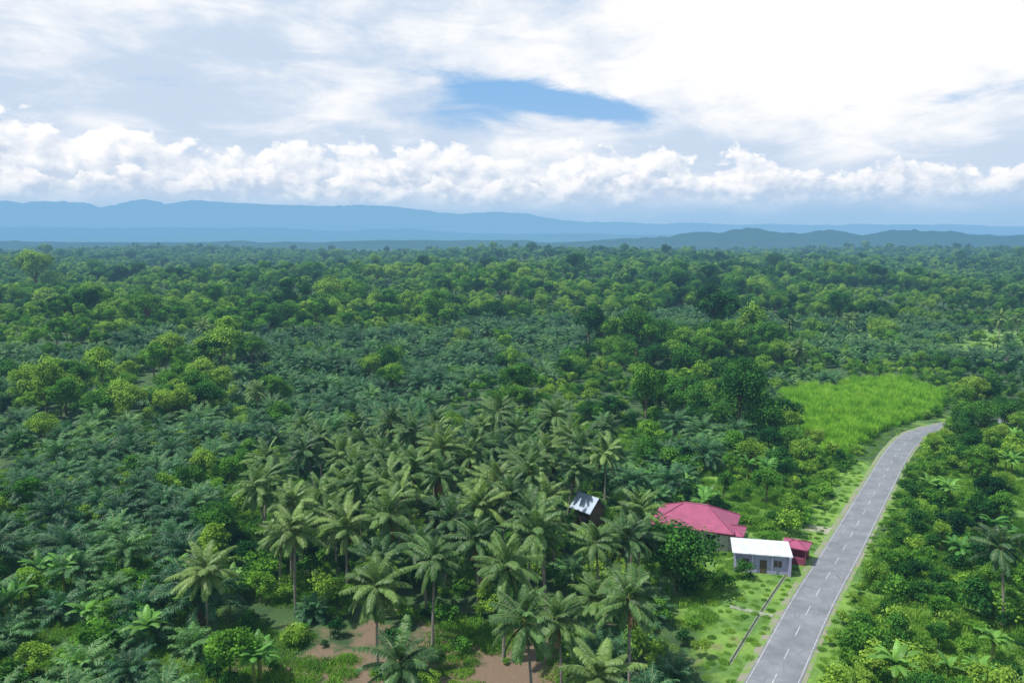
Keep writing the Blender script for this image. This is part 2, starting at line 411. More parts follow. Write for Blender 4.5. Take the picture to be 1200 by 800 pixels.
def mat_ground():
    m, nt = newmat('ground_grass_soil'); g = nt.n('ShaderNodeNewGeometry'); P = g.outputs['Position']
    fine = nt.noise(P, 1.3, 6, .7); mid = nt.noise(P, .22, 5, .6)
    dark = nt.mix(nt.sst(mid, .35, .65), (.026, .068, .018), (.055, .12, .026))  # woodland floor colour darkened to imitate shaded gaps between crowns
    lite = nt.mix(nt.sst(mid, .35, .65), (.09, .21, .032), (.19, .34, .05))
    soil = nt.mix(fine, (.13, .085, .06), (.27, .19, .125))
    sp = nt.n('ShaderNodeSeparateXYZ'); nt.put(sp.inputs[0], P)
    def ell(cx, cy, sx, sy):
        a = nt.m('DIVIDE', nt.m('SUBTRACT', sp.outputs[0], cx), sx); b = nt.m('DIVIDE', nt.m('SUBTRACT', sp.outputs[1], cy), sy)
        return nt.m('EXPONENT', nt.m('MULTIPLY', nt.m('ADD', nt.m('MULTIPLY', a, a), nt.m('MULTIPLY', b, b)), -1.))
    op = None
    for q in ((195, 350, 85, 50), (132, 172, 36, 36), (34, 86, 14, 26), (15, 166, 20, 20), (46, 134, 13, 18), (90, 125, 18, 20), (62, 85, 18, 18), (60, 150, 12, 18)):
        e = ell(*q); op = e if op is None else nt.m('ADD', op, e)
    col = nt.mix(nt.sst(nt.m('ADD', op, nt.m('MULTIPLY', nt.m('SUBTRACT', mid, .5), .6)), .25, .5), dark, lite)
    e = nt.m('ADD', ell(-5, 79, 24, 11), nt.m('MULTIPLY', ell(60, 82, 5, 5), .8))
    f = nt.sst(nt.m('ADD', nt.m('MULTIPLY', e, .6), nt.m('MULTIPLY', nt.m('SUBTRACT', mid, .5), 1.2)), .20, .42)
    col = nt.mix(f, col, soil)
    col = nt.mix(nt.m('MULTIPLY', nt.sst(fine, .4, .7), .35), col, (.05, .08, .025))
    p = nt.n('ShaderNodeBsdfPrincipled'); nt.put(p.inputs['Base Color'], col); p.inputs['Roughness'].default_value = .95
    b = nt.n('ShaderNodeBump'); b.inputs['Distance'].default_value = .25; nt.put(b.inputs['Height'], fine); nt.put(p.inputs['Normal'], b.outputs[0])
    return finish(m, nt, p.outputs[0], LV)
t = np.linspace(-1, 1, 301); gx = 60000 * np.sinh(t * 8.2) / math.sinh(8.2)
GX, GY = np.meshgrid(gx, gx + 60.); Z = terr(GX, GY)
V = np.stack([GX, GY, Z], -1)
nn = len(gx); idx = np.arange(nn * nn).reshape(nn, nn)
F = np.stack([idx[:-1, :-1], idx[:-1, 1:], idx[1:, 1:], idx[1:, :-1]], -1).reshape(-1, 4)
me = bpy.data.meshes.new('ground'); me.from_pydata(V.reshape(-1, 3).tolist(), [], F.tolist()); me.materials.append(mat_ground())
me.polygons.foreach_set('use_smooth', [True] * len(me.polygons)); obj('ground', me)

def mat_asphalt():
    m, nt = newmat('worn_asphalt'); g = nt.n('ShaderNodeNewGeometry'); P = g.outputs['Position']
    a = nt.noise(P, .35, 6, .65); b = nt.noise(P, 9, 4, .7)
    c = nt.mix(nt.sst(a, .3, .7), (.155, .168, .185), (.26, .275, .295))
    c = nt.mix(nt.m('MULTIPLY', b, .5), c, (.14, .15, .16))
    v = nt.n('ShaderNodeTexVoronoi', feature='DISTANCE_TO_EDGE'); v.inputs['Scale'].default_value = .35; nt.put(v.inputs['Vector'], P)
    cr = nt.m('MULTIPLY', nt.inv(nt.sst(v.outputs[0], .004, .016)), nt.sst(a, .45, .6))
    c = nt.mix(nt.m('MULTIPLY', cr, .7), c, (.06, .06, .062))
    pn = nt.noise(P, .11, 4, .7)
    c = nt.mix(nt.m('MULTIPLY', nt.sst(pn, .55, .60), .35), c, (.11, .118, .125))
    p = nt.n('ShaderNodeBsdfPrincipled'); nt.put(p.inputs['Base Color'], c); p.inputs['Roughness'].default_value = .75
    return finish(m, nt, p.outputs[0])
def mat_paint():
    m, nt = newmat('worn_white_paint'); g = nt.n('ShaderNodeNewGeometry')
    a = nt.noise(g.outputs['Position'], 3.5, 6, .75)
    c = nt.mix(nt.sst(a, .38, .60), (.58, .58, .56), (.28, .29, .31))
    p = nt.n('ShaderNodeBsdfPrincipled'); nt.put(p.inputs['Base Color'], c); p.inputs['Roughness'].default_value = .7
    return finish(m, nt, p.outputs[0])
def mat_verge():
    m, nt = newmat('verge_soil_gravel'); g = nt.n('ShaderNodeNewGeometry'); P = g.outputs['Position']
    a = nt.noise(P, .5, 6, .7)
    c = nt.mix(nt.sst(a, .44, .58), (.25, .24, .18), (.15, .26, .05))
    p = nt.n('ShaderNodeBsdfPrincipled'); nt.put(p.inputs['Base Color'], c); p.inputs['Roughness'].default_value = .95
    return finish(m, nt, p.outputs[0])
M_ASPH, M_PAINT, M_VERGE = mat_asphalt(), mat_paint(), mat_verge()
M_CONC = plain('concrete', (.32, .34, .28), (.18, .23, .13), 1.5, .85, .2)
road = bpy.data.objects.new('road', None); ROOT.objects.link(road)
HW = 2.5
mb = MB(); strip(mb, -HW - .8, HW + .5, .012); obj('shoulder', mb.mesh('shoulder', [M_VERGE]), road)
mb = MB(); strip(mb, -HW, HW, .04)
strip(mb, -HW - .04, -HW, .02); strip(mb, HW, HW + .04, .02)
obj('asphalt', mb.mesh('asphalt', [M_ASPH]), road)
mb = MB(); strip(mb, -HW + .16, -HW + .24, .046); strip(mb, HW - .24, HW - .16, .046)
s = 4.
while s < RS[-1] - 5: strip(mb, -.055, .055, .046, s, s + 2.6); s += 6.
obj('lane_markings', mb.mesh('lane_markings', [M_PAINT]), road)

mb = MB()
sA = float(np.interp(77, RD[:, 1], RS)); sB = float(np.interp(100, RD[:, 1], RS))
C0 = lambda s, o: np.array([np.interp(s, RS, RD[:, i]) for i in range(2)]) + np.array([np.interp(s, RS, RN[:, i]) for i in range(2)]) * o
strip(mb, -4.95, -4.7, .018, sA, sB, 1)
for o in (-5.03, -4.7):
    strip(mb, o, o + .08, .05, sA, sB, 0)
    for oo in (o, o + .08):
        ssx = np.unique(np.concatenate([[sA, sB], RS[(RS > sA) & (RS < sB)]]))
        A = np.array([C0(q, oo) for q in ssx]); lo = np.c_[A, np.full(len(A), -.02)]; hi = np.c_[A, np.full(len(A), .05)]
        mb.add(np.stack([lo[:-1], lo[1:], hi[1:], hi[:-1]], 1), 0)
M_DARK = plain('ditch_bed', (.05, .07, .035), (.03, .045, .02), 2, .6)  # flat, dark mottled strip for the ditch bed
obj('roadside_ditch', mb.mesh('roadside_ditch', [M_CONC, M_DARK]))
mb = MB(); sP = float(np.interp(88.5, RD[:, 1], RS))
a, b, c, d = C0(sP, -8.5), C0(sP, -HW - .8), C0(sP + .8, -HW - .8), C0(sP + .8, -8.5)
mb.box(((a + b + c + d)[0] / 4, (a + b + c + d)[1] / 4, .04), (abs(8.5 - HW - .8), .8, .10), 0, math.atan2((b - a)[1], (b - a)[0]))
obj('garden_path', mb.mesh('garden_path', [M_CONC]))
mb = MB(); s_ = float(np.interp(116, RD[:, 1], RS))
a, b, c, d = C0(s_, -7), C0(s_, -HW - .6), C0(s_ + 3.2, -HW - .6), C0(s_ + 2.8, -6.5)
mb.add(np.array([[*a, .03], [*b, .03], [*c, .03], [*d, .03]]))
obj('driveway', mb.mesh('driveway', [plain('pale_gravel', (.36, .35, .28), (.24, .26, .17), 1.5, .95, .3)]))

# ------------------------------------------------------------------ buildings
M_PINK = plain('rose_metal_roof', (.40, .090, .175), (.30, .070, .135), .9, .5, .6, wave=2.2)
M_PINKF = plain('rose_fascia', (.30, .07, .13), None, 2, .5)
M_WALL = plain('cream_render', (.62, .58, .50), (.5, .47, .41), 1.5, .85)
M_LAV = plain('lavender_render', (.40, .39, .58), (.32, .31, .47), 1., .85)
M_WHITE = plain('white_sheet_roof', (.70, .73, .78), (.50, .53, .58), .8, .45, .5, wave=2.5)
M_GREY = plain('zinc_roof', (.46, .56, .68), (.32, .40, .50), .8, .45, .5, wave=2.5)
M_GLASS = plain('window_glass', (.03, .04, .05), None, 2, .1)
M_WOOD = plain('dark_wood', (.12, .09, .06), (.07, .05, .035), 6, .8)
def hip(mb, cx, cy, w, d, z0, z1, mat=0, fmat=1, th=.12):
    x, y = w / 2, d / 2; r = x - y
    A, B, C, D = [np.array([cx + i, cy + j, z0]) for i, j in ((-x, -y), (x, -y), (x, y), (-x, y))]
    if r > 0: P, Q = np.array([cx - r, cy, z1]), np.array([cx + r, cy, z1])
    else: P = Q = np.array([cx, cy, z1]); 
    mb.add([[A, B, Q, P], [C, D, P, Q]], mat); mb.add([[B, C, Q, Q + (C - Q) * 1e-4], [D, A, P, P + (A - P) * 1e-4]], mat)
    for a, b in ((A, P), (B, Q), (C, Q), (D, P), (P, Q)):
        if np.linalg.norm(a - b) > .1: mb.tube([a + [0, 0, .03], b + [0, 0, .03]], .09, 5, fmat)
    dn = np.array([0, 0, -th])
    for a, b in ((A, B), (B, C), (C, D), (D, A)): mb.add([[a, b, b + dn, a + dn]], fmat)
    mb.add([[A + dn, D + dn, C + dn, B + dn]], fmat)
def windows(mb, w, d, zc, faces):
    for (side, off, ww, hh) in faces:
        if side in 'fb':
            y = -d / 2 if side == 'f' else d / 2; sg = -1 if side == 'f' else 1
            mb.box((off, y + sg * .02, zc if hh < 1.8 else hh / 2), (ww, .06, hh), 0)
            mb.box((off, y + sg * .035, (zc if hh < 1.8 else hh / 2) + hh / 2 + .05), (ww + .2, .1, .08), 1)
            if hh < 1.8:
                mb.box((off, y + sg * .035, zc - hh / 2 - .05), (ww + .2, .14, .08), 1); mb.box((off, y + sg * .055, zc), (.06, .03, hh - .01), 1)
        else:
            x = -w / 2 if side == 'l' else w / 2; sg = -1 if side == 'l' else 1
            mb.box((x + sg * .02, off, zc if hh < 1.8 else hh / 2), (.06, ww, hh), 0)
            mb.box((x + sg * .035, off, (zc if hh < 1.8 else hh / 2) + hh / 2 + .05), (.1, ww + .2, .08), 1)
def building(name, loc, rz):
    e = bpy.data.objects.new(name, None); ROOT.objects.link(e); e.location = loc; e.rotation_euler = (0, 0, rz); return e

h = building('pink_roof_house', (28.0, 116.0, 0), math.radians(-22))
mb = MB(); mb.box((0, 0, 1.5), (10.6, 7.2, 3.0)); mb.box((5.3 + .8, -1.2, 1.3), (1.6, 4.0, 2.6)); obj('walls', mb.mesh('house_walls', [M_WALL]), h)
mb = MB(); hip(mb, 0, 0, 12.4, 9.0, 3.05, 5.5); obj('roof', mb.mesh('house_roof', [M_PINK, M_PINKF]), h)
mb = MB(); hip(mb, 5.6, -1.6, 3.8, 4.5, 2.65, 3.5); obj('porch_roof', mb.mesh('house_porch_roof', [M_PINK, M_PINKF]), h)
mb = MB(); windows(mb, 10.6, 7.2, 1.7, [('f', -3.4, 1.5, 1.2), ('f', .2, .95, 2.1), ('f', 2.8, 1.5, 1.2), ('b', -3, 1.4, 1.2), ('b', 3, 1.4, 1.2), ('l', 0, 1.3, 1.2)])
obj('windows_and_door', mb.mesh('house_windows', [M_GLASS, M_WHITE]), h)

h = building('white_roof_shop', (34.6, 105.2, 0), math.radians(-12))
mb = MB(); mb.box((0, 0, 1.35), (6.9, 4.0, 2.7)); mb.box((3.61, -.3, 1.35), (.3, 4.8, 2.7)); obj('walls', mb.mesh('shop_walls', [M_LAV]), h)
mb = MB(); x, y = 3.95, 2.5
A, B, C, D = [np.array(p, float) for p in ((-x, -y, 2.82), (x, -y, 2.82), (x, y, 3.1), (-x, y, 3.1))]; dn = np.array([0, 0, -.12])
mb.add([[A, B, C, D]], 0); mb.add([[A, A + dn, B + dn, B], [B, B + dn, C + dn, C], [C, C + dn, D + dn, D], [D, D + dn, A + dn, A], [A + dn, D + dn, C + dn, B + dn]], 1)
obj('roof', mb.mesh('shop_roof', [M_WHITE, M_WHITE]), h)
mb = MB(); windows(mb, 6.9, 4.0, 1.5, [('f', -2.2, 1.0, .9), ('f', .2, .9, 1.9), ('f', 2.1, 1.0, .9)]); obj('windows_and_door', mb.mesh('shop_windows', [M_WOOD, M_LAV]), h)
mb = MB(); [mb.box((px, -2.4, 1.32), (.10, .10, 2.64)) for px in (-3.7, -1.3, 1.3)]; obj('posts', mb.mesh('shop_posts', [M_LAV]), h)

h = building('roadside_kiosk', (40.4, 107.6, 0), math.radians(-30))
mb = MB(); hip(mb, 0, 0, 3.8, 3.4, 2.4, 3.05); obj('roof', mb.mesh('kiosk_roof', [M_PINK, M_PINKF]), h)
mb = MB(); [mb.box((a, b, 1.15), (.14, .14, 2.3)) for a in (-1.5, 1.5) for b in (-1.3, 1.3)]; mb.box((0, 1.3, .6), (2.8, .1, 1.2)); mb.box((0, -1.25, .5), (2.7, .4, 1.0))
obj('posts_and_counter', mb.mesh('kiosk_frame', [M_PINKF]), h)

def gable(name, loc, rz, w, d, hw, hr, rm, wm):
    h = building(name, loc, rz)
    mb = MB(); mb.box((0, 0, hw / 2), (w, d, hw))
    for sx in (-w / 2, w / 2): mb.add([[(sx, -d / 2, hw), (sx, d / 2, hw), (sx, .01, hr - .1), (sx, -.01, hr - .1)]], 0)
    obj('walls', mb.mesh(name + '_walls', [wm]), h)
    mb = MB(); ov = .5; k = (hr - hw) / (d / 2); ze = hw - ov * k + .08
    for sg in (-1, 1):
        a = [(-w / 2 - ov, sg * (d / 2 + ov), ze), (w / 2 + ov, sg * (d / 2 + ov), ze), (w / 2 + ov, 0, hr + .08), (-w / 2 - ov, 0, hr + .08)]
        mb.add([a, [(p[0], p[1], p[2] - .08) for p in a[::-1]]], 0)
    obj('roof', mb.mesh(name + '_roof', [rm]), h)
    mb = MB(); windows(mb, w, d, min(1.6, hw * .6), [('f', -w * .25, .9, .9), ('f', w * .2, .9, 1.9)]); obj('windows_and_door', mb.mesh(name + '_win', [M_GLASS, M_WOOD]), h)
gable('metal_roof_shed', (12.2, 121.5, 0), math.radians(-50), 3.6, 3.0, 3.4, 5.0, M_GREY, M_WOOD)
gable('farm_house', (191, 298, float(terr(191, 298))), math.radians(40), 5, 4, 2.8, 4.4, M_GREY, M_WALL)

# ------------------------------------------------------------------ vegetation zones
def inpoly(x, y, P):
    P = np.asarray(P, float); r = np.zeros(np.shape(x), bool); j = len(P) - 1
    for i in range(len(P)):
        c = ((P[i, 1] > y) != (P[j, 1] > y)) & (x < (P[j, 0] - P[i, 0]) * (y - P[i, 1]) / (P[j, 1] - P[i, 1] + 1e-12) + P[i, 0])
        r ^= c; j = i
    return r
LAWN = [(21, 55), (45, 102), (40, 106), (33, 102.5), (27.5, 99), (21, 80), (17, 60)]
FIELD = [(60, 163), (68, 160), (90, 187), (100, 194), (112, 202), (130, 232), (126, 256), (80, 236)]
CLEAR = [(-25, 72), (4, 69), (6, 82), (0, 87), (-12, 88), (-24, 84)]
MEAD = [[(120, 330), (165, 318), (215, 300), (260, 330), (275, 385), (205, 405), (160, 385)], [(104, 150), (128, 140), (170, 180), (150, 190), (122, 176)], [(2, 155), (26, 150), (30, 180), (6, 182)], [(36, 122), (48, 126), (52, 142), (40, 146)],
        [(54, 76), (70, 84), (76, 104), (62, 104)], [(74, 116), (92, 108), (106, 130), (90, 138)]]
GROVE = [(-24, 56), (20, 58), (22, 92), (22, 108), (26, 130), (8, 150), (-42, 150), (-38, 100)]
BLD = [(28.0, 116, 8.0), (35.5, 116, 4), (34.6, 105.2, 4.6), (40.4, 107.6, 3.0), (12.2, 121.5, 3.2), (191, 298, 6)]
def nearb(x, y, pad=0):
    r = np.zeros(np.shape(x), bool)
    for a, b, c in BLD: r |= np.hypot(x - a, y - b) < c + pad
    return r
def jit(x0, x1, y0, y1, sp, seed, j=.42):
    rng = np.random.default_rng(seed)
    X, Y = np.meshgrid(np.arange(x0, x1, sp), np.arange(y0, y1, sp * .87)); X = X + (np.arange(X.shape[0]) % 2)[:, None] * sp / 2
    X = X.ravel() + rng.uniform(-j, j, X.size) * sp; Y = Y.ravel() + rng.uniform(-j, j, Y.size) * sp
    k = np.abs(X) < .78 * np.maximum(Y, 0) + 22
    return X[k], Y[k], rng
def pts(x, y): return np.stack([x, y, terr(x, y)], 1)
mead = lambda x, y: np.any([inpoly(x, y, m) for m in MEAD], axis=0) & (fbm(np.asarray(x) / 14., np.asarray(y) / 18., 51, 3) < .62)
openf = lambda x, y: mead(x, y) | inpoly(x, y, LAWN) | inpoly(x, y, FIELD) | inpoly(x, y, CLEAR)

cocos = [(-8.9, 60.5), (1.9, 67.6), (6.5, 61.5), (-14.1, 78), (-8.9, 83), (-29.8, 96.6), (-34.5, 85), (-21.1, 96.6), (-.9, 80.5), (-4.2, 93.6), (4.3, 96), (9.1, 80), (11.4, 72), (4.9, 73), (-15.7, 97),
         (-8.4, 107.7), (-1.2, 110), (-14.8, 121), (-25.8, 123), (-34.6, 139), (-36, 117), (-3.8, 137), (15.5, 128), (3.3, 112), (2.7, 123), (16.0, 102), (14, 92)]
rng = np.random.default_rng(5)
tries = 0
while len(cocos) < 88 and tries < 9000:
    tries += 1
    x, y = rng.uniform(-44, 24), rng.uniform(88, 150)
    if not inpoly(x, y, GROVE) or (x > 7 and x < 15 and 96 < y < 120): continue
    if x > 14 and 96 < y: continue
    if min(math.hypot(x - a, y - b) for a, b in cocos) < 4.0: continue
    cocos.append((x, y))
cocos += [(57.8, 88), (118, 335), (150, 345), (205, 330), (170, 390), (240, 372), (-62, 190), (-118, 300), (96, 262), (210, 300), (20, 150)]
for i, (x, y) in enumerate(cocos):
    s = rng.uniform(.84, 1.06)
    place('coconut_palm', COCO[int(rng.integers(0, 6))], x, y, s, sz=s * rng.uniform(.76, 1.02))
cx = np.array(cocos)
def farc(x, y, d):
    return np.min(np.hypot(np.asarray(x)[:, None] - cx[None, :, 0], np.asarray(y)[:, None] - cx[None, :, 1]), axis=1) > d

SMALLP = [(7, 64), (20, 66), (21, 92), (11, 92)]
def oilmask(x, y):
    n = fbm(x / 50., y / 50., 3, 3); rd = roadd(x, y)
    m = (y > 128) & (y < 400 + 50 * np.sin(x / 60)) & (rd < -30) & (n < .59)
    m |= (y > 60) & (y <= 150) & (x < -.33 * y - 6) & (n < .56)
    m |= inpoly(x, y, SMALLP)
    m &= ~(inpoly(x, y, GROVE) & (y < 140) & ~inpoly(x, y, SMALLP))
    m &= ~((x < -150) & (y > 275))
    return m & ~openf(x, y) & ~nearb(x, y, 3)
x, y, rg = jit(-330, 260, 55, 460, 7.8, 1, .22)
k = oilmask(x, y) & (rg.random(len(x)) < .92); x, y = x[k], y[k]
OX, OY = x, y
near = y < 140; sc = rg.uniform(.72, 1.15, len(x)); sc = np.where(inpoly(x, y, SMALLP), sc * .85, sc)
for a, b, s in zip(x[near], y[near], sc[near]): place('oil_palm', OIL[int(rg.integers(0, 5))], a, b, s)
mass('oil_palm_plantation', OIL, pts(x[~near], y[~near]), sc[~near], seed=1)
for a, b in [(-24, 90), (0, 100), (-12, 102), (8, 101), (6, 88)]: place('oil_palm', OIL[int(rg.integers(0, 5))], a, b, rg.uniform(.5, .7))

def treeok(x, y):
    rd = roadd(x, y)
    return ~openf(x, y) & ~nearb(x, y, 3.5) & ((rd < -8) | (rd > 6))
hand = [(21.5, 98.0, 2, 1.12), (44, 132, 0, .7), (47, 150, 1, .7), (-44, 112, 2, .8), (118, 203, 1, .8), (124, 208, 3, .8), (131, 214, 2, .9), (73, 118, 1, .62), (79, 126, 3, .6), (90, 148, 0, .7),
        (94, 158, 1, .7), (2, 200, 3, 1.0), (45, 190, 0, 1.0), (50, 182, 2, .9), (-14, 170, 1, .8), (113, 184, 2, .9), (105, 178.5, 0, .75), (120, 188, 2, .9), (100, 172, 1, .6), (128, 190, 3, .8), (108, 183.5, 4, .8),
        (136, 192, 0, .8), (144, 193, 2, .8), (152, 194, 1, .7), (160, 195, 2, .9), (169, 197, 0, .8), (178, 198, 3, .7)]
for a, b, i, s in hand: place('broadleaf_tree', BROAD[i], a, b, s)
for a, b, i, s in [(103, 181.5, 1, .62), (97.5, 174, 1, .5), (60, 152, 0, .6), (66, 158, 2, .5), (-58, 190, 1, 1.1), (30, 165, 0, .9), (-20, 150, 1, .8), (110, 200, 1, .5)]: place('light_leaf_tree', LIGHT[i], a, b, s)
x, y, rg = jit(-170, 170, 58, 170, 6.5, 2)
m_o = np.min(np.hypot(x[:, None] - OX[None], y[:, None] - OY[None]), axis=1) > 4.6
rd = roadd(x, y)
k = treeok(x, y) & m_o & farc(x, y, 3.0)
pr = np.where(rd > 0, .42, np.where(inpoly(x, y, GROVE), .12, .5)); k &= rg.random(len(x)) < pr
k &= ~((x > 10) & (x < 30) & (y < 116)) & ~inpoly(x, y, [(4, 92), (15, 92), (16, 122), (6, 122)]) & ~((rd > 0) & (rd < 12) & (rg.random(len(x)) < .6))
k &= ~((rd < 0) & (rd > -22) & (y < 112))
x, y, rd = x[k], y[k], rd[k]
for a, b, r_ in zip(x, y, rd):
    lt = rg.random() < (.55 if r_ > 0 else .42)
    s = rg.uniform(.28, .74) if r_ > -25 else rg.uniform(.4, .9)
    place('light_leaf_tree' if lt else 'broadleaf_tree', (LIGHT if lt else BROAD)[int(rg.integers(0, 3 if lt else 6))], a, b, s)
x, y, rg = jit(-400, 400, 170, 470, 6.4, 3)
m_o = np.min(np.hypot(x[:, None] - OX[None], y[:, None] - OY[None]), axis=1) > 5.0
k = treeok(x, y) & m_o & (rg.random(len(x)) < .80); x, y = x[k], y[k]
lt = rg.random(len(x)) < .18 + .62 * ss(.48, .58, fbm(x / 60, y / 60, 9, 3))
big = fbm(x / 60, y / 60, 21, 2)
sc = (rg.uniform(.38, 1.0, len(x)) + .45 * (rg.random(len(x)) < .1)) * (.55 + .85 * ss(.4, .75, big))
rdm = roadd(x, y); sc = np.where((rdm > 0) & (y < 230), sc * .7, sc)
mass('woodland_trees', BROAD, pts(x[~lt], y[~lt]), sc[~lt], seed=2)
mass('light_woodland_trees', LIGHT, pts(x[lt], y[lt]), sc[lt] * 1.0, seed=3)
x, y, rg = jit(90, 300, 290, 420, 17, 33); k = mead(x, y) & (rg.random(len(x)) < .5); mass('field_trees', BROAD + LIGHT, pts(x[k], y[k]), rg.uniform(.3, .7, k.sum()), seed=14)
x, y, rg = jit(-1000, 1000, 470, 1250, 9.6, 4); k = (rg.random(len(x)) < .92); x, y = x[k], y[k]
lt = rg.random(len(x)) < .12 + .55 * ss(.50, .60, fbm(x / 110, y / 110, 9, 3))
sc = rg.uniform(.6, 1.25, len(x)) * (.7 + .75 * ss(.4, .75, fbm(x / 110, y / 110, 21, 2)))
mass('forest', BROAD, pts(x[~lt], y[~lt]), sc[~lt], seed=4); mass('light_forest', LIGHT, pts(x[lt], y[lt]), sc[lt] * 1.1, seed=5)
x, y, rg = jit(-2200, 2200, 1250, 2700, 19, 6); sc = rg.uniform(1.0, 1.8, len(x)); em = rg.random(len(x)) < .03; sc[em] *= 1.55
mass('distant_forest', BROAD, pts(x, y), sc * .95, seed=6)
for (a, b, i, s) in [(-362, 600, 3, 3.3), (-352, 608, 0, 2.5), (-150, 880, 4, 2.8), (130, 640, 2, 2.1), (138, 650, 3, 1.9), (120, 655, 0, 2.1), (-560, 900, 3, 2.1), (280, 700, 3, 1.9), (300, 900, 1, 2.8), (-70, 700, 2, 2.1), (-300, 760, 0, 2.2), (560, 800, 3, 2.1), (-430, 820, 1, 2.6), (60, 760, 3, 2.2)]:
    place('tall_forest_tree', BROAD[i], a, b, s)

x, y, rg = jit(-140, 170, 52, 190, 2.4, 7)
rd = roadd(x, y); n = fbm(x / 9, y / 9, 17, 3)
k = ~openf(x, y) & ~nearb(x, y, -.3) & ((rd < np.where(y > 122, -5.6, -7.5)) | (rd > 3.7))
pr = np.where(rd > 0, ss(.38, .5, n) * .9, ss(.38, .54, n) * .8)
pr = np.where((rd > 0) & (rd < 9), .95, pr); pr = np.where((rd < -5) & (rd > -15) & (y > 122), .9, pr)
pr = np.where(inpoly(x, y, GROVE), np.where(y < 95, .34, .6), pr)
k &= rg.random(len(x)) < pr; x, y, rd = x[k], y[k], rd[k]
sc = rg.uniform(.4, 1.1, len(x)) + .6 * (rg.random(len(x)) < .12); sc = np.where((rd > 0) & (rd < 6), sc * np.clip((rd - 2.4) / 3.2, .35, .95), sc); sc = np.where((rd < 0) & (rd > -7.5), sc * .5, sc)
mass('shrub_undergrowth', SHRUB, pts(x, y), sc, seed=7)
x, y, rg = jit(-320, 320, 190, 460, 4.8, 8); rd = roadd(x, y)
k = ~openf(x, y) & ~nearb(x, y) & (np.abs(rd) > 6) & (rg.random(len(x)) < .5)
mass('distant_shrubs', SHRUB, pts(x[k], y[k]), rg.uniform(.8, 1.6, k.sum()), seed=8)
x, y, rg = jit(-30, 480, 70, 640, 6, 12); k = (mead(x, y) | inpoly(x, y, CLEAR)) & ~nearb(x, y) & (rg.random(len(x)) < .5)
mass('field_shrubs', SHRUB, pts(x[k], y[k]), rg.uniform(.3, .9, k.sum()), seed=9)
x, y, rg = jit(-80, 180, 60, 200, 6.5, 9); rd = roadd(x, y)
lf = (x < -.3 * y) & (y < 100)
k = ~openf(x, y) & ~nearb(x, y, 1) & (((rd > 9) & (rd < 60)) | ((rd < -9) & (rd > -35) & (y > 122)) | lf) & (rg.random(len(x)) < np.where(lf, .5, .22))
for a, b in zip(x[k], y[k]): place('banana_plant', BAN[int(rg.integers(0, 3))], a, b, rg.uniform(.8, 1.45))
x, y, rg = jit(-100, 150, 52, 190, 1.6, 10); rd = roadd(x, y)
n = fbm(x / 7, y / 7, 29, 3)
k = ~nearb(x, y, -1.2) & ((rd < -HW - .8) | (rd > HW + .5)) & ~((rd < -4.6) & (rd > -5.2) & (y < 101)) & ~inpoly(x, y, FIELD) & ~(inpoly(x, y, GROVE) & ~inpoly(x, y, CLEAR) & (n < .54))
k &= np.where(inpoly(x, y, CLEAR), n > .56, n > .3)
x, y, rd = x[k], y[k], rd[k]; sc = rg.uniform(.7, 1.5, len(x)); low = (rd > -9) & (rd < 5) | inpoly(x, y, LAWN); sc = np.where(low, sc * .42, sc)
mass('grass', GRASS, pts(x, y), sc, seed=10)
x, y, rg = jit(55, 135, 155, 265, 1.9, 11); k = inpoly(x, y, FIELD) & (roadd(x, y) < -6)
mass('tall_grass_field', TALL, pts(x[k], y[k]), rg.uniform(.7, 1.2, k.sum()) * (.6 + .8 * fbm(x[k] / 9, y[k] / 9, 5, 3)), seed=11)

# ------------------------------------------------------------------ hills & mountains
def ridge(name, y0, y1, x0, x1, prof, nx, ny, mat, seed, fs):
    X, Y = np.meshgrid(np.linspace(x0, x1, nx), np.linspace(y0, y1, ny)); v = (Y - y0) / (y1 - y0)
    cs = np.sin(np.pi * np.clip(v, 0, 1)) ** .8
    rn = 1 - np.abs(2 * fbm(X / fs, Y / fs, seed, 6) - 1)
    Zz = prof(X) * cs * (.62 + .5 * rn) - 30 * (v <= 0)
    idd = np.arange(nx * ny).reshape(ny, nx)
    F = np.stack([idd[:-1, :-1], idd[:-1, 1:], idd[1:, 1:], idd[1:, :-1]], -1).reshape(-1, 4)
    me = bpy.data.meshes.new(name); me.from_pydata(np.stack([X, Y, Zz], -1).reshape(-1, 3).tolist(), [], F.tolist())
    me.materials.append(mat); me.polygons.foreach_set('use_smooth', [True] * len(me.polygons)); obj(name, me)
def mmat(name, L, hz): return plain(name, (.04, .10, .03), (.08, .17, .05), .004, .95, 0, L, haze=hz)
HZ1 = (.13, .29, .46, 1); HZ2 = (.20, .43, .68, 1); HZ3 = (.235, .475, .74, 1)  # haze colours painted into the ridge materials as emission
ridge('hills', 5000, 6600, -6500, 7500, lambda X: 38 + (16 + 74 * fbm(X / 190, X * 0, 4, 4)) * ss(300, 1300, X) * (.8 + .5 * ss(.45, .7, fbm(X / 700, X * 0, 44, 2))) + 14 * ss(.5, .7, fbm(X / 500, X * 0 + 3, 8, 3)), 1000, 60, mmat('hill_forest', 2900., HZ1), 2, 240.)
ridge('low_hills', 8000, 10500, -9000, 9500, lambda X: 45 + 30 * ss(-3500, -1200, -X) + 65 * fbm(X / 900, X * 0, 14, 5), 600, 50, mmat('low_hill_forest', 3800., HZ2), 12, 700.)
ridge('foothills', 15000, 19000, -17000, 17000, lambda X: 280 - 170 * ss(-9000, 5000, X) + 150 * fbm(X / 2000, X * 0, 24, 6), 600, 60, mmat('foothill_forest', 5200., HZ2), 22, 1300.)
ridge('mountains', 24000, 32000, -28000, 28000, lambda X: 1320 - 760 * ss(-12000, 11000, X) + 200 * (fbm(X / 2400, X * 0, 34, 6) - .5), 700, 60, mmat('mountain_forest', 8000., HZ3), 32, 2400.)

